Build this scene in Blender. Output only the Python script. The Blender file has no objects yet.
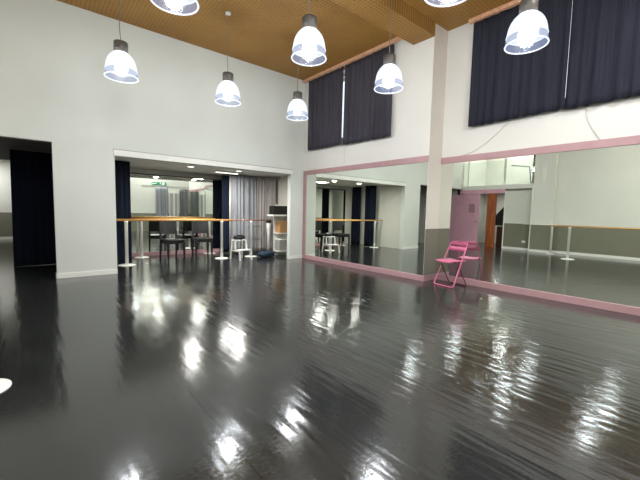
import bpy, math, random
from mathutils import Vector, Matrix
random.seed(7)
SC = bpy.context.scene
COL = SC.collection
PI = math.pi

# ------------------------------------------------------------------ camera
cam_d = bpy.data.cameras.new('camera'); cam = bpy.data.objects.new('camera', cam_d); COL.objects.link(cam)
R_ = Vector((0.76905, -0.63880, 0.02217)); U_ = Vector((0.03474, 0.07640, 0.99647)); F_ = Vector((0.63824, 0.76557, -0.08095))
CAMLOC = Vector((-5.586, -7.412, 1.25))
cam.matrix_world = Matrix(((R_.x, U_.x, -F_.x, CAMLOC.x), (R_.y, U_.y, -F_.y, CAMLOC.y), (R_.z, U_.z, -F_.z, CAMLOC.z), (0, 0, 0, 1)))
cam_d.sensor_width = 36; cam_d.lens = 36 * 345.71 / 640; cam_d.clip_start = 0.02
SC.camera = cam
SC.cycles.sample_clamp_indirect = 40
# ------------------------------------------------------------------ world, exposure
w = bpy.data.worlds.new('sky'); SC.world = w; w.use_nodes = True
bg = w.node_tree.nodes['Background']; bg.inputs[0].default_value = (0.86, 0.92, 1.0, 1); bg.inputs[1].default_value = 1.6
SC.view_settings.view_transform = 'Standard'; SC.view_settings.look = 'None'
SC.view_settings.exposure = 0.0; SC.view_settings.gamma = 1; SC.view_settings.use_curve_mapping = False
LAMP_W = 136.0
SPOT_W = 34.0
TUBE_W = 14.0
SIDE_W = 42.0
FILL_PANEL_W = 140.0

# ------------------------------------------------------------------ materials
def s2l(c):
    return tuple(((v / 255) / 12.92 if v / 255 <= 0.04045 else ((v / 255 + 0.055) / 1.055) ** 2.4) for v in c)
def nodes(name):
    m = bpy.data.materials.new(name); m.use_nodes = True
    nt = m.node_tree; b = nt.nodes['Principled BSDF']
    return m, nt, b
def N(nt, t, **k):
    n = nt.nodes.new(t)
    for a, v in k.items():
        if a.startswith('i_'): n.inputs[int(a[2:])].default_value = v
        else: setattr(n, a, v)
    return n
def mat(name, rgb, rough=0.5, metal=0.0, var=0.06, scale=6.0, bump=0.0, spec=0.5, stretch=None, emit=0.0):
    """one colour, a little uneven, with an optional fine relief"""
    m, nt, b = nodes(name); c = s2l(rgb)
    tc = N(nt, 'ShaderNodeTexCoord'); src = tc.outputs['Object']
    if stretch:
        mp = N(nt, 'ShaderNodeMapping'); mp.inputs['Scale'].default_value = stretch
        nt.links.new(src, mp.inputs['Vector']); src = mp.outputs[0]
    no = N(nt, 'ShaderNodeTexNoise'); no.inputs['Scale'].default_value = scale; no.inputs['Detail'].default_value = 5
    nt.links.new(src, no.inputs['Vector'])
    rp = N(nt, 'ShaderNodeValToRGB')
    rp.color_ramp.elements[0].position = 0.3; rp.color_ramp.elements[1].position = 0.7
    rp.color_ramp.elements[0].color = (*[max(0, v * (1 - var)) for v in c], 1)
    rp.color_ramp.elements[1].color = (*[min(1, v * (1 + var)) for v in c], 1)
    nt.links.new(no.outputs[0], rp.inputs[0]); nt.links.new(rp.outputs[0], b.inputs['Base Color'])
    b.inputs['Roughness'].default_value = rough; b.inputs['Metallic'].default_value = metal
    b.inputs['Specular IOR Level'].default_value = spec
    if bump:
        bp = N(nt, 'ShaderNodeBump'); bp.inputs['Strength'].default_value = 1; bp.inputs['Distance'].default_value = bump
        nt.links.new(no.outputs[0], bp.inputs['Height']); nt.links.new(bp.outputs[0], b.inputs['Normal'])
    if emit:
        b.inputs['Emission Color'].default_value = (*c, 1); b.inputs['Emission Strength'].default_value = emit
    return m

def wall_paint(name, rgb, dado=None, zsplit=0.98):
    m = mat(name, rgb, 0.6, var=0.025, scale=1.3, bump=0.0015, spec=0.3)
    if dado:
        nt = m.node_tree; b = nt.nodes['Principled BSDF']
        up = b.inputs['Base Color'].links[0].from_socket
        g = N(nt, 'ShaderNodeNewGeometry'); sp = N(nt, 'ShaderNodeSeparateXYZ'); nt.links.new(g.outputs['Position'], sp.inputs[0])
        lt = N(nt, 'ShaderNodeMath', operation='LESS_THAN'); lt.inputs[1].default_value = zsplit
        nt.links.new(sp.outputs['Z'], lt.inputs[0])
        mx = N(nt, 'ShaderNodeMix', data_type='RGBA'); mx.inputs[7].default_value = (*s2l(dado), 1)
        nt.links.new(lt.outputs[0], mx.inputs[0]); nt.links.new(up, mx.inputs[6]); nt.links.new(mx.outputs[2], b.inputs['Base Color'])
        nt.links.new(mx.outputs[2], b.inputs['Base Color'])
    return m

def floor_mat():
    m, nt, b = nodes('black_dance_vinyl')
    tc = N(nt, 'ShaderNodeTexCoord')
    # long wrinkles that run along the strips (world Y)
    mp = N(nt, 'ShaderNodeMapping'); mp.inputs['Scale'].default_value = (1.0, 0.13, 1); nt.links.new(tc.outputs['Object'], mp.inputs['Vector'])
    n1 = N(nt, 'ShaderNodeTexNoise'); n1.inputs['Scale'].default_value = 13; n1.inputs['Detail'].default_value = 1.5; n1.inputs['Roughness'].default_value = 0.45
    nt.links.new(mp.outputs[0], n1.inputs['Vector'])
    n2 = N(nt, 'ShaderNodeTexNoise'); n2.inputs['Scale'].default_value = 55; n2.inputs['Detail'].default_value = 3
    nt.links.new(tc.outputs['Object'], n2.inputs['Vector'])
    # scuffs
    n3 = N(nt, 'ShaderNodeTexNoise'); n3.inputs['Scale'].default_value = 2.2; n3.inputs['Detail'].default_value = 8
    nt.links.new(tc.outputs['Object'], n3.inputs['Vector'])
    rp = N(nt, 'ShaderNodeValToRGB'); rp.color_ramp.elements[0].position = .3; rp.color_ramp.elements[1].position = .75
    rp.color_ramp.elements[0].color = (.013, .014, .0132, 1); rp.color_ramp.elements[1].color = (.021, .0225, .021, 1)
    nt.links.new(n3.outputs[0], rp.inputs[0])
    # seams between the strips of vinyl
    sp = N(nt, 'ShaderNodeSeparateXYZ'); nt.links.new(tc.outputs['Object'], sp.inputs[0])
    md = N(nt, 'ShaderNodeMath', operation='PINGPONG'); md.inputs[1].default_value = 0.8; nt.links.new(sp.outputs['X'], md.inputs[0])
    lt = N(nt, 'ShaderNodeMath', operation='LESS_THAN'); lt.inputs[1].default_value = 0.004; nt.links.new(md.outputs[0], lt.inputs[0])
    mx = N(nt, 'ShaderNodeMix', data_type='RGBA'); mx.inputs[7].default_value = (.004, .004, .004, 1)
    nt.links.new(lt.outputs[0], mx.inputs[0]); nt.links.new(rp.outputs[0], mx.inputs[6]); nt.links.new(mx.outputs[2], b.inputs['Base Color'])
    rr = N(nt, 'ShaderNodeMapRange'); rr.inputs[1].default_value = .35; rr.inputs[2].default_value = .7; rr.inputs[3].default_value = .10; rr.inputs[4].default_value = .19
    nt.links.new(n2.outputs[0], rr.inputs[0]); nt.links.new(rr.outputs[0], b.inputs['Roughness'])
    b1 = N(nt, 'ShaderNodeBump'); b1.inputs['Strength'].default_value = 1; b1.inputs['Distance'].default_value = .0052
    wx = N(nt, 'ShaderNodeMapRange'); wx.inputs[1].default_value = -5.2; wx.inputs[2].default_value = -2.2; wx.inputs[3].default_value = .35; wx.inputs[4].default_value = 1.0
    nt.links.new(sp.outputs['X'], wx.inputs[0])
    wv = N(nt, 'ShaderNodeMath', operation='MULTIPLY'); nt.links.new(n1.outputs[0], wv.inputs[0]); nt.links.new(wx.outputs[0], wv.inputs[1])
    nt.links.new(wv.outputs[0], b1.inputs['Height'])
    b2 = N(nt, 'ShaderNodeBump'); b2.inputs['Strength'].default_value = 1; b2.inputs['Distance'].default_value = .00032
    nt.links.new(n2.outputs[0], b2.inputs['Height']); nt.links.new(b1.outputs[0], b2.inputs['Normal'])
    nt.links.new(b2.outputs[0], b.inputs['Normal'])
    b.inputs['Specular IOR Level'].default_value = .7
    return m

def ceiling_mat():
    """brown acoustic panels pressed into a grid of small ribs with dark holes between them"""
    m, nt, b = nodes('brown_ribbed_acoustic_panel')
    tc = N(nt, 'ShaderNodeTexCoord'); sp = N(nt, 'ShaderNodeSeparateXYZ'); nt.links.new(tc.outputs['Object'], sp.inputs[0])
    def sine(sock, pitch):
        a = N(nt, 'ShaderNodeMath', operation='MULTIPLY'); a.inputs[1].default_value = 2 * PI / pitch; nt.links.new(sock, a.inputs[0])
        s = N(nt, 'ShaderNodeMath', operation='SINE'); nt.links.new(a.outputs[0], s.inputs[0])
        h = N(nt, 'ShaderNodeMath', operation='MULTIPLY_ADD'); h.inputs[1].default_value = .5; h.inputs[2].default_value = .5; nt.links.new(s.outputs[0], h.inputs[0])
        return h.outputs[0]
    sx, sy = sine(sp.outputs['X'], .06), sine(sp.outputs['Y'], .06)
    pr = N(nt, 'ShaderNodeMath', operation='MULTIPLY'); nt.links.new(sx, pr.inputs[0]); nt.links.new(sy, pr.inputs[1])
    no = N(nt, 'ShaderNodeTexNoise'); no.inputs['Scale'].default_value = 1.4; no.inputs['Detail'].default_value = 4; nt.links.new(tc.outputs['Object'], no.inputs['Vector'])
    r1 = N(nt, 'ShaderNodeValToRGB'); r1.color_ramp.elements[0].position = .3; r1.color_ramp.elements[1].position = .7
    r1.color_ramp.elements[0].color = (*s2l((150, 106, 44)), 1); r1.color_ramp.elements[1].color = (*s2l((164, 120, 52)), 1)
    nt.links.new(no.outputs[0], r1.inputs[0])
    r2 = N(nt, 'ShaderNodeMapRange'); r2.inputs[1].default_value = .35; r2.inputs[2].default_value = .8; r2.inputs[3].default_value = 0; r2.inputs[4].default_value = .55
    nt.links.new(pr.outputs[0], r2.inputs[0])
    mx = N(nt, 'ShaderNodeMix', data_type='RGBA'); mx.inputs[7].default_value = (*s2l((74, 48, 20)), 1)
    nt.links.new(r2.outputs[0], mx.inputs[0]); nt.links.new(r1.outputs[0], mx.inputs[6]); nt.links.new(mx.outputs[2], b.inputs['Base Color'])
    b.inputs['Roughness'].default_value = .6
    bp = N(nt, 'ShaderNodeBump'); bp.invert = True; bp.inputs['Distance'].default_value = .012
    nt.links.new(pr.outputs[0], bp.inputs['Height']); nt.links.new(bp.outputs[0], b.inputs['Normal'])
    return m

def wood_mat(name, a, c, axis=(1, 14, 14), rough=.35):
    m = mat(name, a, rough, var=0, scale=2.5, stretch=axis)
    rp = [n for n in m.node_tree.nodes if n.type == 'VALTORGB'][0]
    rp.color_ramp.elements[0].color = (*s2l(c), 1); rp.color_ramp.elements[1].color = (*s2l(a), 1)
    return m

def lamp_glass(name, rgb, emit, clear):
    """lit ribbed glass: partly see-through, partly glowing"""
    m, nt, b = nodes(name); nt.nodes.remove(b); out = nt.nodes['Material Output']
    tr = N(nt, 'ShaderNodeBsdfTransparent'); em = N(nt, 'ShaderNodeEmission'); gl = N(nt, 'ShaderNodeBsdfGlossy')
    em.inputs[0].default_value = (*s2l(rgb), 1); em.inputs[1].default_value = emit; gl.inputs['Roughness'].default_value = .1
    tc = N(nt, 'ShaderNodeTexCoord'); no = N(nt, 'ShaderNodeTexNoise'); no.inputs['Scale'].default_value = 18
    nt.links.new(tc.outputs['Object'], no.inputs['Vector'])
    mr = N(nt, 'ShaderNodeMapRange'); mr.inputs[3].default_value = clear - .06; mr.inputs[4].default_value = clear + .06
    nt.links.new(no.outputs[0], mr.inputs[0])
    m1 = N(nt, 'ShaderNodeMixShader'); m2 = N(nt, 'ShaderNodeMixShader'); m2.inputs[0].default_value = .06
    nt.links.new(mr.outputs[0], m1.inputs[0]); nt.links.new(em.outputs[0], m1.inputs[1]); nt.links.new(tr.outputs[0], m1.inputs[2])
    nt.links.new(m1.outputs[0], m2.inputs[1]); nt.links.new(gl.outputs[0], m2.inputs[2]); nt.links.new(m2.outputs[0], out.inputs[0])
    return m

def glass_mat(name, tint=(1, 1, 1), refl=.12):
    m, nt, b = nodes(name); nt.nodes.remove(b); out = nt.nodes['Material Output']
    tr = N(nt, 'ShaderNodeBsdfTransparent'); tr.inputs[0].default_value = (*tint, 1)
    gl = N(nt, 'ShaderNodeBsdfGlossy'); gl.inputs['Roughness'].default_value = .02
    tc = N(nt, 'ShaderNodeTexCoord'); no = N(nt, 'ShaderNodeTexNoise'); no.inputs['Scale'].default_value = 1.5
    nt.links.new(tc.outputs['Object'], no.inputs['Vector'])
    mr = N(nt, 'ShaderNodeMapRange'); mr.inputs[3].default_value = refl * .8; mr.inputs[4].default_value = refl * 1.2
    nt.links.new(no.outputs[0], mr.inputs[0])
    mx = N(nt, 'ShaderNodeMixShader'); nt.links.new(mr.outputs[0], mx.inputs[0])
    nt.links.new(tr.outputs[0], mx.inputs[1]); nt.links.new(gl.outputs[0], mx.inputs[2]); nt.links.new(mx.outputs[0], out.inputs[0])
    return m

M = {}
M['floor'] = floor_mat()
M['ceil'] = ceiling_mat()
M['wall_b'] = wall_paint('back_wall_paint', (206, 209, 203))
M['wall_r'] = wall_paint('mirror_wall_paint', (204, 197, 189), (112, 108, 97), .98)
M['wall_rr'] = wall_paint('mirror_wall_paint_plain', (216, 214, 209))
M['wall_l'] = wall_paint('two_tone_wall_paint', (214, 215, 206), (120, 120, 104), .98)
M['white'] = mat('white_gloss_paint', (226, 226, 220), .4, var=.02)
M['annex'] = wall_paint('annex_paint', (205, 203, 194))
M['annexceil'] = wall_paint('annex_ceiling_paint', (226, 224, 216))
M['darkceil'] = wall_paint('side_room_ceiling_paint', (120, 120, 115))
M['pink'] = mat('dusty_pink_paint', (172, 136, 140), .45, var=.05)
M['pinkdoor'] = mat('mauve_pink_door_paint', (214, 166, 184), .45, var=.04)
M['chairpink'] = mat('hot_pink_powder_coat', (196, 100, 136), .38, var=.03)
M['chairdark'] = mat('dark_maroon_metal', (96, 44, 62), .35, var=.05)
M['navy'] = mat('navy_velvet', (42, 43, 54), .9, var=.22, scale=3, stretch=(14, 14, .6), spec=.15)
M['navy_lit'] = mat('lit_navy_velvet', (64, 62, 70), .9, var=.25, scale=3, stretch=(14, 14, .6), spec=.15)  # lit copy of the navy velvet, stronger light on this curtain put into the colour
M['black_velvet'] = mat('midnight_velvet', (22, 27, 40), .9, var=.2, scale=3, stretch=(14, 14, .6), spec=.1)
M['navyblue'] = mat('deep_blue_cloth', (28, 36, 54), .85, var=.2, scale=3, stretch=(14, 14, .6), spec=.15)
M['grey'] = mat('silver_grey_curtain', (134, 137, 142), .6, var=.24, scale=2, stretch=(12, 12, .5), spec=.3)
M['rosegrey'] = mat('rose_grey_curtain', (146, 140, 138), .6, var=.24, scale=2, stretch=(12, 12, .5), spec=.3)
M['black'] = mat('black_paint', (13, 12, 12), .4, var=.2)
M['black_seat'] = mat('charcoal_seat_vinyl', (8, 8, 8), .4, var=.12, scale=30, bump=.0008)
M['wood'] = wood_mat('honey_beech', (206, 158, 92), (180, 128, 66), (1.2, 30, 30), .25)
M['darkwood'] = wood_mat('reddish_beech', (150, 100, 70), (118, 74, 50), (1.2, 30, 30), .3)
M['orangewood'] = wood_mat('orange_pine', (176, 98, 48), (128, 62, 26), (8, 8, .8), .4)
M['brownwood'] = wood_mat('brown_veneer', (112, 66, 44), (84, 48, 32), (8, 8, .8), .45)
M['trimwood'] = wood_mat('pale_pine_strip', (226, 178, 146), (200, 146, 112), (1, 8, 8), .5)
M['housing'] = mat('dark_grey_metal', (84, 80, 76), .45, metal=.3, var=.1, scale=20)
M['cable'] = mat('grey_cable', (120, 116, 108), .6)
M['thinwire'] = mat('pale_grey_wire', (198, 196, 190), .6)
M['shade'] = lamp_glass('lit_prismatic_glass', (232, 241, 255), 1.45, .36)
M['skirt'] = lamp_glass('pale_blue_glass_band', (176, 194, 238), .80, .50)
M['rim'] = lamp_glass('bright_glass_rim', (236, 243, 255), 1.6, .2)
M['bulb'] = mat('glowing_bulb', (255, 252, 245), .4, emit=14)
M['lens'] = mat('lit_diffuser', (255, 252, 244), .4, emit=2.5)
M['mirror'] = mat('silvered_mirror', (240, 246, 239), 0.0, metal=1.0, var=.004)
M['pane'] = glass_mat('window_glass', (.97, .98, 1), .06)
M['balglass'] = glass_mat('green_tinted_glass', (.92, .97, .95), .14)
M['steel'] = mat('grey_steel_tube', (110, 112, 112), .35, metal=.6)
M['green'] = mat('green_sign', (20, 128, 84), .4, emit=.35)
M['signwhite'] = mat('white_sign_marks', (238, 245, 240), .4, emit=.5)
M['card'] = mat('brown_cardboard', (168, 128, 84), .8, var=.08)
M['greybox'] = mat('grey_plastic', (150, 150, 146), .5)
M['darkblue'] = mat('dark_teal_blanket', (24, 44, 62), .85, var=.35, scale=9, bump=.004)
M['amber'] = mat('warm_glow_board', (250, 206, 130), .6, emit=.7)  # bookcase back glows in place of warm light falling on it
M['paper'] = mat('pale_paper', (222, 222, 214), .7)

# ------------------------------------------------------------------ mesh helpers
class MB:
    def __init__(s): s.v = []; s.f = []; s.sm = []
    def add(s, vs, fs, smooth=False):
        o = len(s.v); s.v += [tuple(v) for v in vs]; s.f += [tuple(i + o for i in f) for f in fs]; s.sm += [smooth] * len(fs); return s
    def box(s, x0, x1, y0, y1, z0, z1):
        v = [(x, y, z) for z in (z0, z1) for y in (y0, y1) for x in (x0, x1)]
        return s.add(v, [(0, 2, 3, 1), (4, 5, 7, 6), (0, 1, 5, 4), (2, 6, 7, 3), (0, 4, 6, 2), (1, 3, 7, 5)])
    def taper(s, c0, h0, c1, h1):
        """square bar from centre c0 (half size h0) to c1 (half size h1), along z"""
        v = []
        for c, h in ((c0, h0), (c1, h1)):
            for a, b in ((-1, -1), (1, -1), (1, 1), (-1, 1)): v.append((c[0] + a * h, c[1] + b * h, c[2]))
        return s.add(v, [(3, 2, 1, 0), (4, 5, 6, 7), (0, 1, 5, 4), (1, 2, 6, 5), (2, 3, 7, 6), (3, 0, 4, 7)])
    def lathe(s, prof, n=32, c=(0, 0, 0), rib=0, ribs=0, cap=True):
        vs = []
        for r, z in prof:
            for k in range(n):
                a = 2 * PI * k / n; rr = r + (rib * (1 if k % 2 else -1) if ribs else 0)
                vs.append((c[0] + rr * math.cos(a), c[1] + rr * math.sin(a), c[2] + z))
        fs = []
        for i in range(len(prof) - 1):
            for k in range(n):
                fs.append((i * n + k, i * n + (k + 1) % n, (i + 1) * n + (k + 1) % n, (i + 1) * n + k))
        s.add(vs, fs, True)
        if cap:
            o = len(s.v) - len(vs); s.f.append(tuple(o + k for k in reversed(range(n)))); s.sm.append(False)
            o2 = o + (len(prof) - 1) * n; s.f.append(tuple(o2 + k for k in range(n))); s.sm.append(False)
        return s
    def tube(s, pts, r, n=10, closed=False):
        pts = [Vector(p) for p in pts]; L = len(pts); vs = []; prev = None
        for i, p in enumerate(pts):
            if closed: t = pts[(i + 1) % L] - pts[i - 1]
            else: t = pts[min(i + 1, L - 1)] - pts[max(i - 1, 0)]
            t.normalize()
            if prev is None:
                up = Vector((0, 0, 1)) if abs(t.z) < .9 else Vector((1, 0, 0))
                a = t.cross(up).normalized()
            else:
                a = (prev - t * prev.dot(t)).normalized()
            b = t.cross(a); prev = a
            for k in range(n):
                q = 2 * PI * k / n; vs.append(p + a * (r * math.cos(q)) + b * (r * math.sin(q)))
        fs = []
        for i in range(L if closed else L - 1):
            j = (i + 1) % L
            for k in range(n): fs.append((i * n + k, i * n + (k + 1) % n, j * n + (k + 1) % n, j * n + k))
        o = len(s.v); s.add(vs, fs, True)
        if not closed:
            s.f.append(tuple(o + k for k in reversed(range(n)))); s.sm.append(False)
            s.f.append(tuple(o + (L - 1) * n + k for k in range(n))); s.sm.append(False)
        return s
    def build(s, name, m, parent=None, bevel=0, subsurf=0):
        me = bpy.data.meshes.new(name); me.from_pydata(s.v, [], s.f); me.update()
        me.polygons.foreach_set('use_smooth', s.sm)
        me.materials.append(m)
        o = bpy.data.objects.new(name, me); COL.objects.link(o)
        if parent: o.parent = parent
        if bevel:
            b = o.modifiers.new('bevel', 'BEVEL'); b.width = bevel; b.segments = 2; b.limit_method = 'ANGLE'
        if subsurf:
            q = o.modifiers.new('sub', 'SUBSURF'); q.levels = subsurf; q.render_levels = subsurf
        return o
def round_path(pts, rad=.03, n=5, closed=False):
    """round the corners of a polyline"""
    pts = [Vector(p) for p in pts]; out = []; L = len(pts)
    for i in range(L):
        if not closed and i in (0, L - 1): out.append(pts[i]); continue
        p = pts[i]; a = pts[i - 1] - p; b = pts[(i + 1) % L] - p
        d = min(rad, a.length * .45, b.length * .45); a = p + a.normalized() * d; b = p + b.normalized() * d
        for k in range(n + 1):
            t = k / n; out.append(a * (1 - t) ** 2 + p * 2 * t * (1 - t) + b * t * t)
    return out
def thing(name, label, cat, loc=(0, 0, 0), rz=0, group=None):
    o = bpy.data.objects.new(name, None); o.empty_display_size = .1; COL.objects.link(o)
    o.location = loc; o.rotation_euler = (0, 0, rz); return tag(o, label, cat, group)
def tag(o, label, cat, group=None):
    o['label'] = label; o['category'] = cat
    if group: o['group'] = group
    return o
def struct(o):
    o['kind'] = 'structure'; return o
def copy_tree(o, parent=None):
    c = o.copy(); COL.objects.link(c)
    if parent: c.parent = parent
    for ch in [q for q in bpy.data.objects if q.parent == o]: copy_tree(ch, c)
    return c
def light(name, kind, loc, watt, parent=None, size=.1, col=(1, 1, 1)):
    d = bpy.data.lights.new(name, kind); d.energy = watt; d.color = col
    if kind == 'AREA': d.size = size; d.shape = 'DISK'
    else: d.shadow_soft_size = size
    o = bpy.data.objects.new(name, d); COL.objects.link(o); o.location = loc
    if parent: o.parent = parent
    return o

# ------------------------------------------------------------------ room shell
H = 4.617; XL = -7.5; YB = -8.3; YM = -3.747; XD = .427
DX, BXL, BXR = -5.288, -4.378, -.429        # edges of the two openings in the back wall
DT, OT, T = 2.319, 2.198, .14
struct(MB().box(-10.2, 1.2, YB - .3, 9.8, -.12, 0).build('floor', M['floor']))
struct(MB().box(-10.0, XD + .3, YB - .2, T, H, H + .12).build('ceiling', M['ceil']))
struct(MB().box(XL, 0.0, -3.76, -3.31, 4.39, H).build('trim_1', M['ceil']))      # the dropped beam
b = MB()
b.box(DX, BXL, 0, T, 0, H).box(BXR, .0, 0, T, 0, H).box(BXL, BXR, 0, T, OT, H).box(XL, DX, 0, T, DT, H)
struct(b.build('wall_back', M['wall_b']))
struct(MB().box(BXL - .02, BXR + .04, -.028, 0, OT, OT + .108).build('trim_2', M['white'], bevel=.004))   # board along the big opening
b = MB().box(DX + .0, BXL, -.014, 0, 0, .09).box(DX - .012, DX, -.014, T, 0, .09)
b.box(BXR, -.0, -.014, 0, 0, .09)
struct(MB().box(BXL - .02, BXR + .04, -.012, 0, OT + .108, OT + .124).build('ledge_shadow', M['greybox']))  # shadow of the board's ledge, painted as a thin grey strip
struct(b.build('baseboard_back', M['white'], bevel=.004))

def wall_hole(b, x0, x1, y0, y1, hy0, hy1, hz0, hz1):
    b.box(x0, x1, y0, hy0, 0, H).box(x0, x1, hy1, y1, 0, H).box(x0, x1, hy0, hy1, 0, hz0).box(x0, x1, hy0, hy1, hz1, H)
b = MB(); wall_hole(b, 0, .30, YM + .0, T, -2.72, -.32, 2.98, 4.48)
struct(b.build('wall_right', M['wall_rr']))
b = MB().box(0.0, XD, YM - .006, YM, 0, H)
struct(b.build('wall_return', M['wall_r']))
b = MB(); wall_hole(b, XD, XD + .30, YB - .2, YM, -7.1, -4.45, 2.98, 4.48)
struct(b.build('wall_right_recessed', M['wall_rr']))
struct(MB().box(-.0, XD - .014, YM - .022, YM - .006, 0, .105).build('baseboard_return', M['pink'], bevel=.003))

# windows behind the curtains
def window(n, x, y0, y1, z0, z1):
    f = MB(); t = .05
    f.box(x, x + .06, y0, y1, z0, z0 + t).box(x, x + .06, y0, y1, z1 - t, z1).box(x, x + .06, y0, y0 + t, z0 + t, z1 - t).box(x, x + .06, y1 - t, y1, z0 + t, z1 - t)
    ym = (y0 + y1) / 2; f.box(x, x + .06, ym + .06, ym + .11, z0 + t, z1 - t)
    o = struct(f.build('window_%d' % n, M['white'], bevel=.004))
    MB().box(x + .025, x + .031, y0 + t, y1 - t, z0 + t, z1 - t).build('pane', M['pane'], o)
window(1, .16, -2.72, -.32, 2.98, 4.48)
window(2, XD + .16, -7.1, -4.45, 2.98, 4.48)

# left side: two-tone wall, recessed entrance under a glazed gallery, far wall
b = MB().box(XL - .2, XL, YB - .2, -2.72, 0, H).box(XL - .2, XL, -2.72, -1.72, 0, 2.2)
b.box(XL, XL + .22, -3.36, -2.72, 0, H)
struct(b.build('wall_left', M['wall_l']))
b = MB().box(XL, XL + .012, YB, -3.36, 0, .09).box(XL, XL + .012, -2.72, -1.72, 0, .09).box(XL + .22, XL + .232, -3.36, -2.72, 0, .09)
struct(b.build('baseboard_left', M['white'], bevel=.003))
b = MB().box(XL + .2, XL + .232, -2.72, -2.69, 0, 2.35).box(XL - .2, XL + .01, -1.72, -1.68, 0, 2.2)
b.box(XL + .2, XL + .236, -3.39, -3.36, 0, .98)
struct(b.build('trim_3', M['white'], bevel=.003))
struct(MB().box(XL - .26, XL + .03, -2.72, .14, 2.28, 2.44).build('trim_4', M['white'], bevel=.004))   # gallery edge
struct(MB().box(-10, XL - .26, -2.72, .14, 2.3, 2.42).build('floor_gallery', M['white']))
struct(MB().box(XL - .01, XL + .02, -1.68, .12, 2.12, 2.28).build('trim_5', M['pinkdoor']))
struct(MB().box(XL - .2, XL, T, 9.6, 0, 2.95).build('wall_side_room_left', M['annex']))
struct(MB().box(-10, -9.8, -4.0, .2, 0, H).build('wall_entrance_back', M['annex']))
struct(MB().box(-9.8, XL - .2, -4.1, -4.0, 0, H).build('wall_entrance_side', M['annex']))
struct(MB().box(-10, XL, .14, .26, 0, H).build('wall_entrance_end', M['annex']))
struct(MB().box(XL - .2, XD + .3, YB - .2, YB, 0, H).build('wall_front', M['wall_l']))

# annex behind the big opening
AY = 2.5; AZ = 2.262; AR = .05; AL = -4.46
struct(MB().box(AL - .0, AR, AY, AY + .1, 0, AZ).build('wall_annex_back', M['annex']))
struct(MB().box(AR, AR + .12, T, AY + .1, 0, AZ + .1).build('wall_annex_right', M['annex']))
struct(MB().box(AL - .12, AL, T, 9.6, 0, 2.95).build('wall_annex_left', M['annex']))
struct(MB().box(AL, AR, T, AY + .1, AZ, AZ + .1).build('ceiling_annex', M['annexceil']))
# side room behind the left opening
struct(MB().box(XL - .2, AL, 9.5, 9.6, 0, 2.95).build('wall_side_room_back', M['wall_l']))
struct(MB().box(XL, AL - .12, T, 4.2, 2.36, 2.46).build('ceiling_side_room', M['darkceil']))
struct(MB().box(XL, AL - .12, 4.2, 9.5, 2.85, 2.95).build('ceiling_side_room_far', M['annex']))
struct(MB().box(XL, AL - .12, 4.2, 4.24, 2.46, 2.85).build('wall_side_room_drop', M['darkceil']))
struct(MB().box(XL, AL - .12, 9.485, 9.5, 0, .1).build('baseboard_side_room', M['white']))

# ------------------------------------------------------------------ wall mirrors with pink frames
FB, MT0, MT1 = .105, 2.205, 2.316
t = thing('wall_mirror', 'large pink-framed wall mirror beside the back corner, reflecting the alcove', 'mirror', (0, 0, 0))
MB().box(-.006, -.001, YM + .002, -.10, FB, MT0).build('mirror_glass', M['mirror'], t)
MB().box(-.026, -.001, YM, 0.0, MT0, MT1).build('frame_rail', M['pink'], t, bevel=.003)
MB().box(-.026, -.001, YM - .022, 0.0, 0, FB).build('frame_rail', M['pink'], t, bevel=.003)
MB().box(-.026, -.001, -.10, 0.0, FB, MT0).build('frame_stile', M['pink'], t, bevel=.003)
t = thing('wall_mirror', 'long pink-framed wall mirror behind the pink folding chair, reflecting the pink door', 'mirror', (0, 0, 0))
MB().box(XD - .006, XD - .001, YB + .01, YM - .008, FB, MT0).build('mirror_glass', M['mirror'], t)
MB().box(XD - .026, XD - .001, YB + .01, YM - .008, MT0, MT1).build('frame_rail', M['pink'], t, bevel=.003)
MB().box(XD - .026, XD - .001, YB + .01, YM - .024, 0, FB).build('frame_rail', M['pink'], t, bevel=.003)
# mirror on the back of the annex, hung slightly askew
t = thing('wall_mirror', 'wide mirror on the alcove back wall behind the black chairs', 'mirror', (-3.9, 2.46, 0), math.radians(-2.6))
MB().box(0, 2.68, -.012, -.006, .1, 2.10).build('mirror_glass', M['mirror'], t)
MB().box(0, 2.68, -.03, 0, 0, .1).build('base_rail', M['pink'], t, bevel=.003)
MB().box(0, 2.68, -.03, 0, 2.10, 2.135).build('top_rail', M['housing'], t, bevel=.003)

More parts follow.
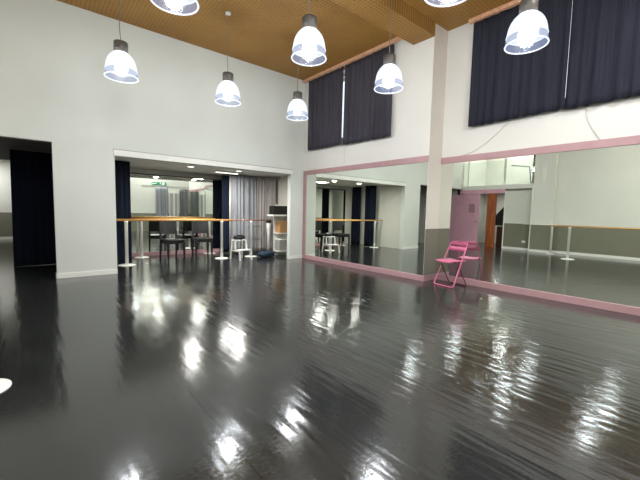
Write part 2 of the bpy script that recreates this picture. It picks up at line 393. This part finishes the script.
# ------------------------------------------------------------------ curtains
def curtain_mesh(path, z0, z1, amp, pitch, seed, spread=1.0, hem=0.0, thick=.012):
    """hanging cloth following a plan polyline; folds deepen towards the hem"""
    rnd = random.Random(seed); P = [Vector((*p, 0)) for p in path]
    seg = [(P[i + 1] - P[i]).length for i in range(len(P) - 1)]; L = sum(seg)
    nu = max(24, int(L / pitch * 8)); nz = 14
    ph = [rnd.uniform(0, 6.28) for _ in range(4)]; front = []; back = []
    for j in range(nz + 1):
        v = j / nz
        for i in range(nu + 1):
            s = L * i / nu; k = 0; d = s
            while k < len(seg) - 1 and d > seg[k]: d -= seg[k]; k += 1
            tdir = (P[k + 1] - P[k]).normalized(); nrm = Vector((-tdir.y, tdir.x, 0))
            warp = s + .25 * pitch * math.sin(2 * PI * s / (pitch * 3.7) + ph[0])
            a = amp * (.55 + .45 * v) * (.75 + .25 * math.sin(2 * PI * s / (pitch * 5.3) + ph[1]))
            off = a * math.sin(2 * PI * warp / pitch + ph[2] + .5 * v * math.sin(s * 3 + ph[3]))
            base = P[k] + tdir * d
            c = P[0] + (P[-1] - P[0]) * .5
            base = c + (base - c) * (1 + (spread - 1) * v)
            z = z1 - (z1 - z0) * v + hem * v * math.sin(s * 2.1 + ph[1])
            q = base + nrm * off; front.append((q.x, q.y, z)); q = q + nrm * thick; back.append((q.x, q.y, z))
    W = nu + 1; b = MB(); n = len(front); fs = []
    for j in range(nz):
        for i in range(nu):
            a = j * W + i; fs.append((a, a + 1, a + W + 1, a + W)); fs.append((n + a, n + a + W, n + a + W + 1, n + a + 1))
    for i in range(nu):
        fs.append((i, n + i, n + i + 1, i + 1)); a = nz * W + i; fs.append((a, a + 1, n + a + 1, n + a))
    for j in range(nz):
        a = j * W; fs.append((a, a + W, n + a + W, n + a)); a += nu; fs.append((a, n + a, n + a + W, a + W))
    return b.add(front + back, fs, True)
def curtain(label, path, z0, z1, m, amp=.03, pitch=.16, seed=1, group=None, **k):
    o = curtain_mesh(path, z0, z1, amp, pitch, seed, **k).build('curtain', m)
    return tag(o, label, 'curtain', group)
WX = -.075
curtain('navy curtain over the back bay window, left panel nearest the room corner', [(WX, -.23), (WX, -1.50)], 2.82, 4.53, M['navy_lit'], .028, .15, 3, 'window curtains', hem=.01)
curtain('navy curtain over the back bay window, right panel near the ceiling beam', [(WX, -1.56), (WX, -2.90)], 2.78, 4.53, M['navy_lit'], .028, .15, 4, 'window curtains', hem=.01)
WX = XD - .075
curtain('dark curtain over the long mirror, left panel behind a pendant lamp', [(WX, -4.28), (WX, -5.703)], 2.80, 4.53, M['navy'], .03, .17, 5, 'window curtains', hem=.008)
curtain('dark curtain over the long mirror, right panel running out of the picture', [(WX, -5.706), (WX, -7.3)], 2.80, 4.53, M['navy'], .03, .17, 6, 'window curtains', hem=.008)
def rail(label, x, y0, y1):
    o = MB().box(x - .05, x + .02, y1, y0, 4.545, 4.61).build('curtain_rail', M['trimwood'], bevel=.004); tag(o, label, 'curtain rail')
rail('pale wooden curtain pelmet strip above the back bay window', -.07, -.02, -3.30)
rail('pale wooden curtain pelmet strip above the long mirror window', XD - .07, -4.2, -7.4)

curtain('midnight-blue curtain hanging inside the left doorway', [(-5.88, 1.85), (-4.95, 1.9)], .003, 2.35, M['black_velvet'], .035, .16, 8, hem=.006, spread=1.05)
curtain('added midnight-blue curtain in the side room, unseen beyond the left edge, darkening the floor reflection', [(-7.4, 1.7), (-6.14, 1.75)], .003, 2.35, M['black_velvet'], .035, .16, 18, hem=.006)  # added out of view to keep the floor reflection at the left dark
curtain('navy curtain bunched at the left end of the alcove behind the barre post', [(-4.20, 1.12), (-3.90, 1.16), (-4.18, 1.28), (-3.88, 1.38)], .015, 2.25, M['black_velvet'], .02, .12, 9)
curtain('navy curtain along the alcove left wall, seen in the mirror beside the room corner', [(-4.28, 2.0), (-4.26, 2.44)], .015, 2.25, M['black_velvet'], .03, .12, 19)
curtain('narrow deep-blue curtain at the right edge of the alcove mirror', [(-1.42, 1.96), (-1.17, 1.96)], .04, 2.22, M['navyblue'], .025, .09, 10)
curtain('silver-grey curtain behind the white step stool in the alcove', [(-1.28, 1.66), (-.52, 1.62)], .03, 2.24, M['grey'], .035, .13, 11, 'grey alcove curtains')
curtain('rose-tinted grey curtain beside the alcove shelf', [(-.50, 1.62), (-.28, 1.56), (-.06, 1.30)], .03, 2.24, M['rosegrey'], .03, .10, 12, 'grey alcove curtains')

# ------------------------------------------------------------------ pendant lamps
def make_pendant():
    t = thing('pendant_lamp', '', 'lamp', (0, 0, 0), 0, 'industrial glass pendants')
    prof = [(.203, .105), (.201, .13), (.195, .17), (.184, .22), (.166, .265), (.14, .305), (.108, .338), (.088, .355)]
    sh = MB().lathe(prof, 96, rib=.0022, ribs=48, cap=False).build('glass_shade', M['shade'], t)
    MB().lathe([(.211, .014), (.207, .06), (.203, .105)], 96, rib=.0014, ribs=48, cap=False).build('glass_band', M['skirt'], sh)
    ring = [(.213 * math.cos(2 * PI * k / 48), .213 * math.sin(2 * PI * k / 48), .008) for k in range(48)]
    MB().tube(ring, .008, 8, True).build('glass_rim', M['rim'], sh)
    ring = [(.205 * math.cos(2 * PI * k / 48), .205 * math.sin(2 * PI * k / 48), .106) for k in range(48)]
    MB().tube(ring, .004, 6, True).build('glass_seam', M['rim'], sh)
    MB().lathe([(.080, .345), (.092, .35), (.092, .485), (.088, .5), (.05, .51), (.014, .53)], 32).build('lamp_housing', M['housing'], t)
    MB().lathe([(.012, .20), (.05, .205), (.062, .24), (.05, .29), (.03, .33), (.03, .35)], 24).build('bulb', M['bulb'], t)
    MB().tube([(0, 0, .52), (-.012, 0, .72), (.006, .004, 1.0), (0, 0, 1.30), (0, 0, 1.50)], .0055, 8).build('cable', M['cable'], t)
    MB().lathe([(.02, 1.475), (.045, 1.485), (.05, 1.512)], 24).build('ceiling_rose', M['white'], t)
    light('lamp_light', 'POINT', (0, 0, .21), LAMP_W, t, .09, (.93, .97, 1.0))
    return t
LB = 3.105
spots = [
    (-4.52, -1.57, 'pendant lamp over the back bay, the leftmost in front of the white back wall'),
    (-2.88, -1.57, 'pendant lamp over the back bay, hanging above the right half of the alcove opening'),
    (-1.42, -1.62, 'smallest pendant lamp, hanging by the far room corner beside the navy curtain'),
    (-4.48, -3.86, 'pendant lamp cut by the top edge, above the left part of the back wall'),
    (-2.87, -3.86, 'pendant lamp in front of the brown ceiling, fully visible, left of the ceiling beam'),
    (-1.33, -3.86, 'pendant lamp in front of the right panel of the back bay curtain'),
    (-4.45, -5.72, 'pendant lamp overhead, outside the picture, seen only as a gleam'),
    (-2.75, -5.68, 'pendant lamp cut by the top edge beside the ceiling beam end'),
    (-1.25, -5.75, 'largest pendant lamp, in front of the dark curtain over the long mirror'),
]
proto = make_pendant()
for i, (x, y, lab) in enumerate(spots):
    o = proto if i == 0 else copy_tree(proto)
    dz = .085 if (x < -4 and y < -3) else .01 if y > -2 else .035 if y > -5 else .055
    o.location = (x, y, LB + dz); o.scale = (1, 1, (1.512 - dz) / 1.512); o['label'] = lab

# ------------------------------------------------------------------ alcove lights
def downlight(label, x, y, z):
    t = thing('downlight', label, 'ceiling light', (x, y, z), 0, 'alcove downlights')
    MB().lathe([(.085, 0), (.09, -.012), (.08, -.045), (.07, -.05)][::-1], 24).build('trim_ring', M['white'], t)
    MB().lathe([(.066, -.056), (.066, -.049)], 24).build('diffuser', M['lens'], t)
    light('spot_light', 'AREA', (0, 0, -.060), SPOT_W, t, .12, (1, .97, .92))
downlight('round downlight on the alcove ceiling above the black chairs', -2.76, .64, AZ)
downlight('round downlight on the alcove ceiling above the white step stool', -1.60, .57, AZ)
t = thing('tube_light', 'short white tube light on the alcove ceiling above the blue curtain', 'ceiling light', (-1.62, 1.2, AZ))
MB().box(-.32, .32, -.03, .03, -.05, 0).build('tube_body', M['white'], t, bevel=.006)
MB().box(-.30, .30, -.025, .025, -.062, -.0505).build('tube_diffuser', M['lens'], t)
light('tube_glow', 'AREA', (0, 0, -.066), TUBE_W, t, .3, (1, .98, .95))
t = thing('ceiling_light', 'square panel light on the side room ceiling, out of view', 'ceiling light', (-6.9, 8.5, 2.85))
MB().box(-.3, .3, -.3, .3, -.03, 0).build('panel_frame', M['white'], t, bevel=.005)
MB().box(-.27, .27, -.27, .27, -.036, -.031).build('panel_diffuser', M['lens'], t)
light('panel_glow', 'AREA', (0, 0, -.04), SIDE_W, t, .5)
for lab, x, y, z in (('entrance ceiling light under the gallery, out of view', -8.7, -1.0, 2.3), ('gallery ceiling light, out of view', -8.7, -1.4, H)):
    t = thing('ceiling_light', lab, 'ceiling light', (x, y, z))
    MB().lathe([(.12, -.06), (.16, -.04), (.16, 0)], 24).build('lamp_body', M['white'], t)
    MB().lathe([(.11, -.066), (.11, -.061)], 24).build('diffuser', M['lens'], t)
    light('entrance_glow', 'AREA', (0, 0, -.07), 90 if z > 3 else 20, t, .2)

for x, lab in ((-1.7, 'added fill panel light, unseen behind the viewpoint, near the mirror wall'), (-5.6, 'added fill panel light, unseen behind the viewpoint, near the left wall')):  # unseen fill panels, added to brighten the right wall and the mirrored left wall
    t = thing('ceiling_light', lab, 'ceiling light', (x, -7.75, H))
    MB().box(-.4, .4, -.4, .4, -.05, 0).build('panel_frame', M['white'], t, bevel=.005)
    MB().box(-.37, .37, -.37, .37, -.056, -.0505).build('panel_diffuser', M['lens'], t)
    light('panel_glow', 'AREA', (0, 0, -.06), FILL_PANEL_W, t, .7)

# ------------------------------------------------------------------ ballet barres
def barre(label, loc, rz, x0, x1, posts, rail_m, r=.021, base=.17, h=.985, group='portable barres'):
    t = thing('ballet_barre', label, 'barre', loc, rz, group)
    MB().tube([(x0, 0, h), (x1, 0, h)], r, 14).build('rail', rail_m, t)
    for px in posts:
        p = MB().lathe([(.034, .014), (.034, .93), (.038, .935), (.038, .965)], 18, (px, 0, 0)).build('post', M['white'], t)
        MB().lathe([(base, 0), (base, .007), (base - .02, .014), (.03, .018)], 32, (px, 0, 0)).build('base_plate', M['white'], p)
    return t
barre('long honey-wood barre with white posts across the front of the alcove', (0, 1.0, 0), 0, -4.40, -1.55, (-4.03, -1.86), M['wood'], .026)
barre('second wooden barre with white posts behind the black chairs', (0, 2.15, 0), 0, -3.62, -1.55, (-3.48, -1.72), M['wood'])
barre('short red-brown barre with one white post by the step stool', (0, .97, 0), 0, -1.54, -.46, (-1.04, ), M['darkwood'], .016)
barre('barre along the left side, only its white base disc showing at the left edge', (-5.905, -4.25, 0), PI / 2, -2.8, .55, (0, -2.4), M['wood'])
barre('barre with one white post standing against the left wall, seen in the long mirror', (-7.0, -2.6, 0), PI / 2, -1.0, .05, (-.87, ), M['white'], .014, base=.13)

# ------------------------------------------------------------------ black dining chairs
def make_dining():
    t = thing('dining_chair', '', 'chair', (0, 0, 0), 0, 'black chairs in the alcove')
    sb = MB(); n = 12; top = []
    sb.box(-.225, .225, -.225, .215, .435, .495); sb.build('seat', M['black_seat'], t, bevel=.018)
    MB().box(-.205, .205, -.20, .20, .385, .434).build('apron', M['black'], t, bevel=.004)
    for sx in (-1, 1):
        MB().taper((sx * .205, -.205, 0), .017, (sx * .20, -.195, .434), .027).build('leg', M['black'], t, bevel=.003)
        l = MB(); l.taper((sx * .205, .235, 0), .017, (sx * .20, .195, .45), .025); l.taper((sx * .20, .195, .45), .025, (sx * .195, .25, .96), .018)
        l.build('leg', M['black'], t, bevel=.003)
    bk = MB(); vs = []
    for k in range(9):
        u = -1 + k / 4; yy = .235 + .02 * (1 - u * u)
        for dy in (0, .028):
            for z, lean in ((.60, -.03), (.975, .012)): vs.append((u * .20, yy + dy + lean, z))
    fs = []
    for k in range(8):
        a = k * 4; c = a + 4
        fs += [(a, c, c + 1, a + 1), (a + 2, a + 3, c + 3, c + 2), (a + 1, c + 1, c + 3, a + 3), (a, a + 2, c + 2, c)]
    fs += [(0, 1, 3, 2), (32, 34, 35, 33)]
    bk.add(vs, fs, False).build('backrest', M['black_seat'], t, bevel=.006)
    return t
c0 = make_dining(); c0.location = (-2.90, 1.58, 0); c0.rotation_euler.z = math.radians(9); c0['label'] = 'black dining chair on the left of the pair behind the alcove barre'
c1 = copy_tree(c0); c1.location = (-2.10, 1.70, 0); c1.rotation_euler.z = math.radians(-8); c1['label'] = 'black dining chair on the right of the pair, nearer the step stool'

# ------------------------------------------------------------------ white step stool with a black bag
t = thing('step_stool', 'white wooden two-step stool under the right end of the alcove barre', 'stool', (-1.53, .60, 0), math.radians(6)); t.scale = (.84, .84, .84)
MB().box(-.20, .20, -.02, .22, .565, .59).build('top_step', M['white'], t, bevel=.004)
MB().box(-.20, .20, -.28, -.04, .29, .315).build('lower_step', M['white'], t, bevel=.004)
for sx in (-1, 1):
    x = sx * .2
    MB().taper((x, .24, 0), .018, (x * .9, .19, .565), .018).build('leg', M['white'], t)
    MB().taper((x, -.02, .315), .018, (x * .92, .01, .565), .018).build('upright', M['white'], t)
    MB().taper((x, -.29, 0), .018, (x, -.25, .29), .018).build('leg', M['white'], t)
    MB().box(x - .016, x + .016, -.26, .22, .255, .289).build('side_rail', M['white'], t)
def lump(name, label, cat, loc, sx, sy, sz, m, seed, rz=0):
    rnd = random.Random(seed); b = MB(); nu, nv = 24, 12; vs = []; p = [rnd.uniform(0, 6) for _ in range(6)]
    for j in range(nv + 1):
        th = PI * j / nv
        for i in range(nu):
            a = 2 * PI * i / nu
            k = 1 + .10 * math.sin(3 * a + p[0] + 2 * th) + .07 * math.sin(5 * a + p[1]) + .06 * math.sin(4 * th + p[2] + a)
            sq = (abs(math.cos(a)) ** 4 + abs(math.sin(a)) ** 4) ** -.25
            st = math.sin(th) ** .6 if 0 < j < nv else 0
            z = math.cos(th); z = (1 if z > 0 else -1) * abs(z) ** .7
            vs.append((sx * st * math.cos(a) * k * sq, sy * st * math.sin(a) * k * sq, max(0, sz * (.5 + .5 * z * (k if z > 0 else 1)))))
    fs = [(j * nu + i, (j + 1) * nu + i, (j + 1) * nu + (i + 1) % nu, j * nu + (i + 1) % nu) for j in range(nv) for i in range(nu)]
    o = b.add(vs, fs, True).build(name, m); o.location = loc; o.rotation_euler.z = rz
    return tag(o, label, cat) if cat else o
lump('bag', 'small black bag resting on the white step stool', 'bag', (-1.54, .685, .498), .14, .075, .12, M['black'], 3)

# ------------------------------------------------------------------ alcove right end: shelf and clutter
t = thing('shelf_unit', 'white shelving unit in the right end of the alcove', 'shelf', (-.24, .74, 0))
MB().box(.215, .24, -.14, .16, 0, 1.105).build('side_panel', M['white'], t, bevel=.003)
MB().box(-.34, .26, -.15, .17, 1.105, 1.15).build('shelf_top', M['white'], t, bevel=.004)
for z in (.12, .62): MB().box(-.1345, .2145, -.13, .15, z, z + .025).build('shelf', M['white'], t, bevel=.003)
MB().box(-.1345, .2145, .152, .16, 0, 1.104).build('back_panel', M['white'], t)
b = tag(MB().box(-.25, .26, -.1, .12, 0, .24).build('speaker', M['black'], bevel=.02), 'black boxy loudspeaker on top of the white shelving unit', 'speaker'); b.location = (-.30, .74, 1.15)
b = tag(MB().box(-.12, .12, -.07, .07, 0, .02).build('paper_stack', M['paper'], bevel=.004), 'white sheets lying on the black loudspeaker', 'paper'); b.location = (-.27, .74, 1.391)
t = thing('cardboard_box', 'brown cardboard box on the upper shelf of the white unit', 'box', (-.20, .74, .646))
MB().box(-.13, .15, -.11, .12, 0, .33).build('box_body', M['card'], t, bevel=.004)
MB().box(-.13, .15, -.02, .03, .3305, .333).build('packing_tape', M['paper'], t)
t = thing('storage_box', 'grey plastic storage box on the lower shelf of the white unit', 'box', (-.22, .74, .146))
MB().box(-.12, .15, -.11, .11, 0, .30).build('box_body', M['greybox'], t, bevel=.012)
MB().box(-.125, .155, -.12, .12, .3005, .33).build('lid', M['white'], t, bevel=.006)
lump('blanket', 'dark blue bundled blanket on the floor beside the shelving unit', 'blanket', (-.74, .66, 0), .24, .13, .16, M['darkblue'], 5)
t = thing('clothes_rack', 'low thin steel rack in front of the grey curtain', 'rack', (-.74, 1.42, 0))
for z in (.80, .42): MB().tube([(-.3, 0, z), (.3, 0, z)], .009, 8).build('cross_bar', M['steel'], t)
for x in (-.3, .3):
    MB().tube([(x, 0, 0), (x, 0, .83)], .011, 8).build('upright', M['steel'], t)
    MB().tube([(x, -.08, .012), (x, .08, .012)], .011, 8).build('foot', M['steel'], t)
t = thing('standing_fan', 'slim pale pedestal fan with a dark head beside the blanket', 'fan', (-.34, 1.22, 0))
MB().lathe([(.10, 0), (.10, .02), (.03, .04)], 24).build('fan_base', M['greybox'], t)
MB().lathe([(.035, .03), (.03, .5), (.055, .72), (.06, .90)], 20).build('fan_column', M['white'], t)
MB().lathe([(.06, .90), (.085, .92), (.085, .985), (.05, 1.0)], 20).build('fan_head', M['black'], t)
o = MB().tube([(-1.22, 1.86, 0), (-1.22, 1.86, AZ)], .03, 12).build('pole', M['white']); tag(o, 'white vertical pole between the blue and grey alcove curtains', 'pole')

# ------------------------------------------------------------------ pink folding chair
t = thing('folding_chair', 'pink metal folding chair standing in front of the long mirror', 'chair', (.085, -4.24, 0), math.radians(170))
def frame(pts, r): return MB().tube(round_path(pts, .05, 6, True), r, 10, True)
fw_ = frame([(.175, -.21, .012), (-.20, -.175, .765), (-.20, .175, .765), (.175, .21, .012)], .011)
fw_.build('front_frame', M['chairpink'], t)
frame([(-.205, -.19, .012), (.06, -.185, .425), (.06, .185, .425), (-.205, .19, .012)], .0105).build('rear_frame', M['chairdark'], t)
s = MB(); vs = []; nx, ny = 10, 8
for k in range(2):
    for i in range(nx + 1):
        for j in range(ny + 1):
            x = -.19 + .39 * i / nx; y = -.165 + .33 * j / ny
            z = .432 + .012 * math.cos(PI * (j / ny - .5)) * -1 + .012 + (.012 if i in (0, nx) else .016) - (k * .018) - .008 * (i == nx)
            vs.append((x, y, z))
W = ny + 1; n1 = (nx + 1) * W; fs = []
for i in range(nx):
    for j in range(ny):
        a = i * W + j; fs += [(a, a + W, a + W + 1, a + 1), (n1 + a, n1 + a + 1, n1 + a + W + 1, n1 + a + W)]
for i in range(nx):
    a = i * W; fs.append((a, n1 + a, n1 + a + W, a + W)); a += ny; fs.append((a, a + W, n1 + a + W, n1 + a))
for j in range(ny):
    fs.append((j, j + 1, n1 + j + 1, n1 + j)); a = nx * W + j; fs.append((a, n1 + a, n1 + a + 1, a + 1))
s.add(vs, fs, True).build('seat', M['chairpink'], t)
bk = MB()
def slat(z0, z1):
    for k in range(8):
        pass
    vs = []
    for k in range(9):
        u = -1 + k / 4
        for z in (z0, z1):
            x = -.20 + (.765 - z) * .498 + .0; bow = -.016 * (1 - u * u)
            for dx in (-.005, .005): vs.append((x + bow + dx, u * .172, z))
    fs = []
    for k in range(8):
        a = k * 4; c = a + 4
        fs += [(a, c, c + 2, a + 2), (a + 1, a + 3, c + 3, c + 1), (a + 2, c + 2, c + 3, a + 3), (a, a + 1, c + 1, c)]
    fs += [(0, 2, 3, 1), (32, 33, 35, 34)]
    return MB().add(vs, fs, True)
slat(.715, .762).build('back_slat', M['chairpink'], t)
slat(.615, .685).build('back_slat', M['chairpink'], t)

# ------------------------------------------------------------------ entrance, seen in the long mirror
t = struct(MB().box(XL - .02, XL + .03, -.72, .62, 0, 2.1).build('door_1', M['pinkdoor'], bevel=.004))
MB().box(XL + .031, XL + .036, -.55, -.30, 1.35, 1.72).build('door_notice', M['pink'], t)
MB().tube([(XL + .03, -.66, 1.0), (XL + .07, -.66, 1.0), (XL + .07, -.58, 1.0)], .01, 8).build('door_handle', M['housing'], t)
o = MB().box(XL - .06, XL - .01, -1.37, -1.02, 0, 2.12).build('wooden_panel', M['orangewood'], bevel=.004)
tag(o, 'upright orange wooden panel in the entrance beside the pink door, seen in the mirror', 'panel')
s = MB(); vs = []
for x in (XL - 1.9, XL - 1.05):
    vs += [(x, -1.32, .85), (x, -.80, .85), (x, -.80, 1.12), (x, -1.32, 1.72)]
s.add(vs, [(3, 2, 1, 0), (4, 5, 6, 7), (0, 1, 5, 4), (1, 2, 6, 5), (2, 3, 7, 6), (3, 0, 4, 7)])
struct(s.build('staircase', M['black']))
o = MB().box(-.25, .25, -.2, .2, 0, .8).build('cabinet_body', M['brownwood'], bevel=.006)
t = thing('cabinet', 'low brown wooden cabinet under the stairs in the entrance', 'cabinet', (XL - 1.5, -1.12, 0)); o.parent = t; o.name = 'cabinet_body'
MB().box(.2505, .262, -.18, .18, .05, .77).build('cabinet_door', M['brownwood'], t, bevel=.004)
# gallery balustrade
t = thing('glass_balustrade', 'glass balustrade with white posts along the gallery edge above the pink door', 'balustrade', (XL - .08, 0, 2.441))
for y0, y1 in ((-2.66, -1.63), (-1.57, -.20), (-.14, .10)):
    MB().box(-.006, .006, y0, y1, 0, .95).build('glass_panel', M['balglass'], t)
for y in (-2.69, -1.60, -.17): MB().box(-.03, .03, y - .029, y + .029, 0, 1.0).build('post', M['white'], t, bevel=.004)
t = thing('arm_lamp', 'black jointed arm lamp on the gallery, seen through the balustrade', 'lamp', (XL - .9, -2.25, 2.42))
MB().lathe([(.12, 0), (.12, .02), (.02, .03)], 20).build('lamp_base', M['black'], t)
MB().tube([(0, 0, .02), (0, .1, .75), (0, .75, .85)], .02, 8).build('lamp_arm', M['black'], t)
MB().lathe([(.16, .55), (.11, .60), (.02, .66)], 20, (0, -.1, .05)).build('lamp_head', M['black'], t)
t = thing('bookcase', 'wooden bookcase at the end of the gallery, warm light put into its glowing back', 'bookcase', (XL - .8, -2.62, 2.42))
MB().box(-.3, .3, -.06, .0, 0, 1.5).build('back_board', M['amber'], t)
for z in (.35, .75, 1.15): MB().box(-.3, .3, .0, .2, z, z + .03).build('shelf', M['brownwood'], t)
for x in (-.33, .3): MB().box(x, x + .03, -.06, .2, 0, 1.5).build('side_board', M['brownwood'], t)
o = MB().box(XL + .22, XL + .24, -3.08, -2.95, 2.45, 3.15).build('wall_plate', M['paper'], bevel=.004); tag(o, 'tall slim white plate high on the left wall pillar, seen in the mirror', 'plate')
o = MB().box(XL, XL + .01, -2.5, -2.38, .28, .36).build('wall_socket', M['white'], bevel=.003); tag(o, 'small white socket low on the grey part of the left wall', 'socket')

# ------------------------------------------------------------------ front wall, seen in the alcove mirror
curtain('grey curtain on the front wall left of the white door, seen in the alcove mirror', [(-1.35, YB + .08), (-.72, YB + .08)], .1, 2.42, M['grey'], .03, .13, 21, 'front wall curtains')
curtain('dark grey curtain on the front wall by the mirror corner', [(-.1, YB + .08), (.36, YB + .08)], .1, 2.35, M['steel'], .03, .12, 22, 'front wall curtains')
t = struct(MB().box(-.66, -.16, YB, YB + .04, 0, 2.2).build('door_2', M['white'], bevel=.004))
MB().box(-.60, -.44, YB + .0401, YB + .05, .2, 2.1).build('door_panel', M['greybox'], t); MB().box(-.36, -.22, YB + .0401, YB + .05, .2, 2.1).build('door_panel', M['greybox'], t)
o = MB().box(-2.0, .4, YB, YB + .02, 2.45, 2.475).build('trim_6', M['greybox']); struct(o)
t = thing('exit_sign', 'green emergency exit sign above the grey curtain, seen in the alcove mirror', 'sign', (-1.15, YB + .03, 2.52))
MB().box(-.36, .36, -.03, .0, 0, .15).build('sign_body', M['green'], t, bevel=.004)
m_ = MB().box(-.30, -.12, .0005, .004, .062, .088); m_.add([(-.30, .0005, .03), (-.30, .0005, .12), (-.345, .0005, .075), (-.30, .004, .03), (-.30, .004, .12), (-.345, .004, .075)], [(0, 1, 2), (5, 4, 3), (0, 3, 4, 1), (1, 4, 5, 2), (2, 5, 3, 0)])
m_.build('arrow_mark', M['signwhite'], t)
m_ = MB().lathe([(.001, -.012), (.014, -.008), (.016, 0), (.014, .008), (.001, .012)], 12, (.06, .002, .122))
m_.tube([(.06, .002, .105), (.075, .002, .065)], .012, 8).tube([(.075, .002, .068), (.045, .002, .045), (.05, .002, .018)], .008, 8).tube([(.075, .002, .068), (.105, .002, .05), (.12, .002, .022)], .008, 8).tube([(.058, .002, .10), (.03, .002, .08)], .007, 8).tube([(.058, .002, .10), (.095, .002, .09)], .007, 8)
m_.build('running_figure_mark', M['signwhite'], t)
MB().box(.16, .26, .0005, .004, .02, .13).build('doorway_mark', M['signwhite'], t)

# ------------------------------------------------------------------ loose wires on the right wall
def wire(label, pts, r=.0045, m='thinwire'):
    P = [Vector(p) for p in pts]; out = []
    for i in range(len(P) - 1):
        a, b_, c, d = P[max(i - 1, 0)], P[i], P[i + 1], P[min(i + 2, len(P) - 1)]
        for k in range(6):
            q = k / 6; out.append(.5 * ((2 * b_) + (c - a) * q + (2 * a - 5 * b_ + 4 * c - d) * q * q + (3 * b_ - a - 3 * c + d) * q ** 3))
    out.append(P[-1]); o = MB().tube(out, r, 8).build('wire', M[m]); return tag(o, label, 'wire')
X = XD - .01
wire('pale wire curving down the wall left of the long mirror window to the pink frame', [(X, -4.95, 2.80), (X, -4.75, 2.62), (X, -4.56, 2.47), (X, -4.36, 2.37), (X, -4.17, 2.32)])
wire('thin grey wire hanging from the dark curtain to the top of the long mirror frame', [(X, -5.94, 2.80), (X, -5.97, 2.66), (X, -6.02, 2.52), (X, -6.09, 2.40), (X, -6.14, 2.32)])
wire('straight pale cord hanging below the back bay curtain gap', [(-.012, -1.53, 2.85), (-.012, -1.53, 2.6), (-.012, -1.53, 2.32)], .004)
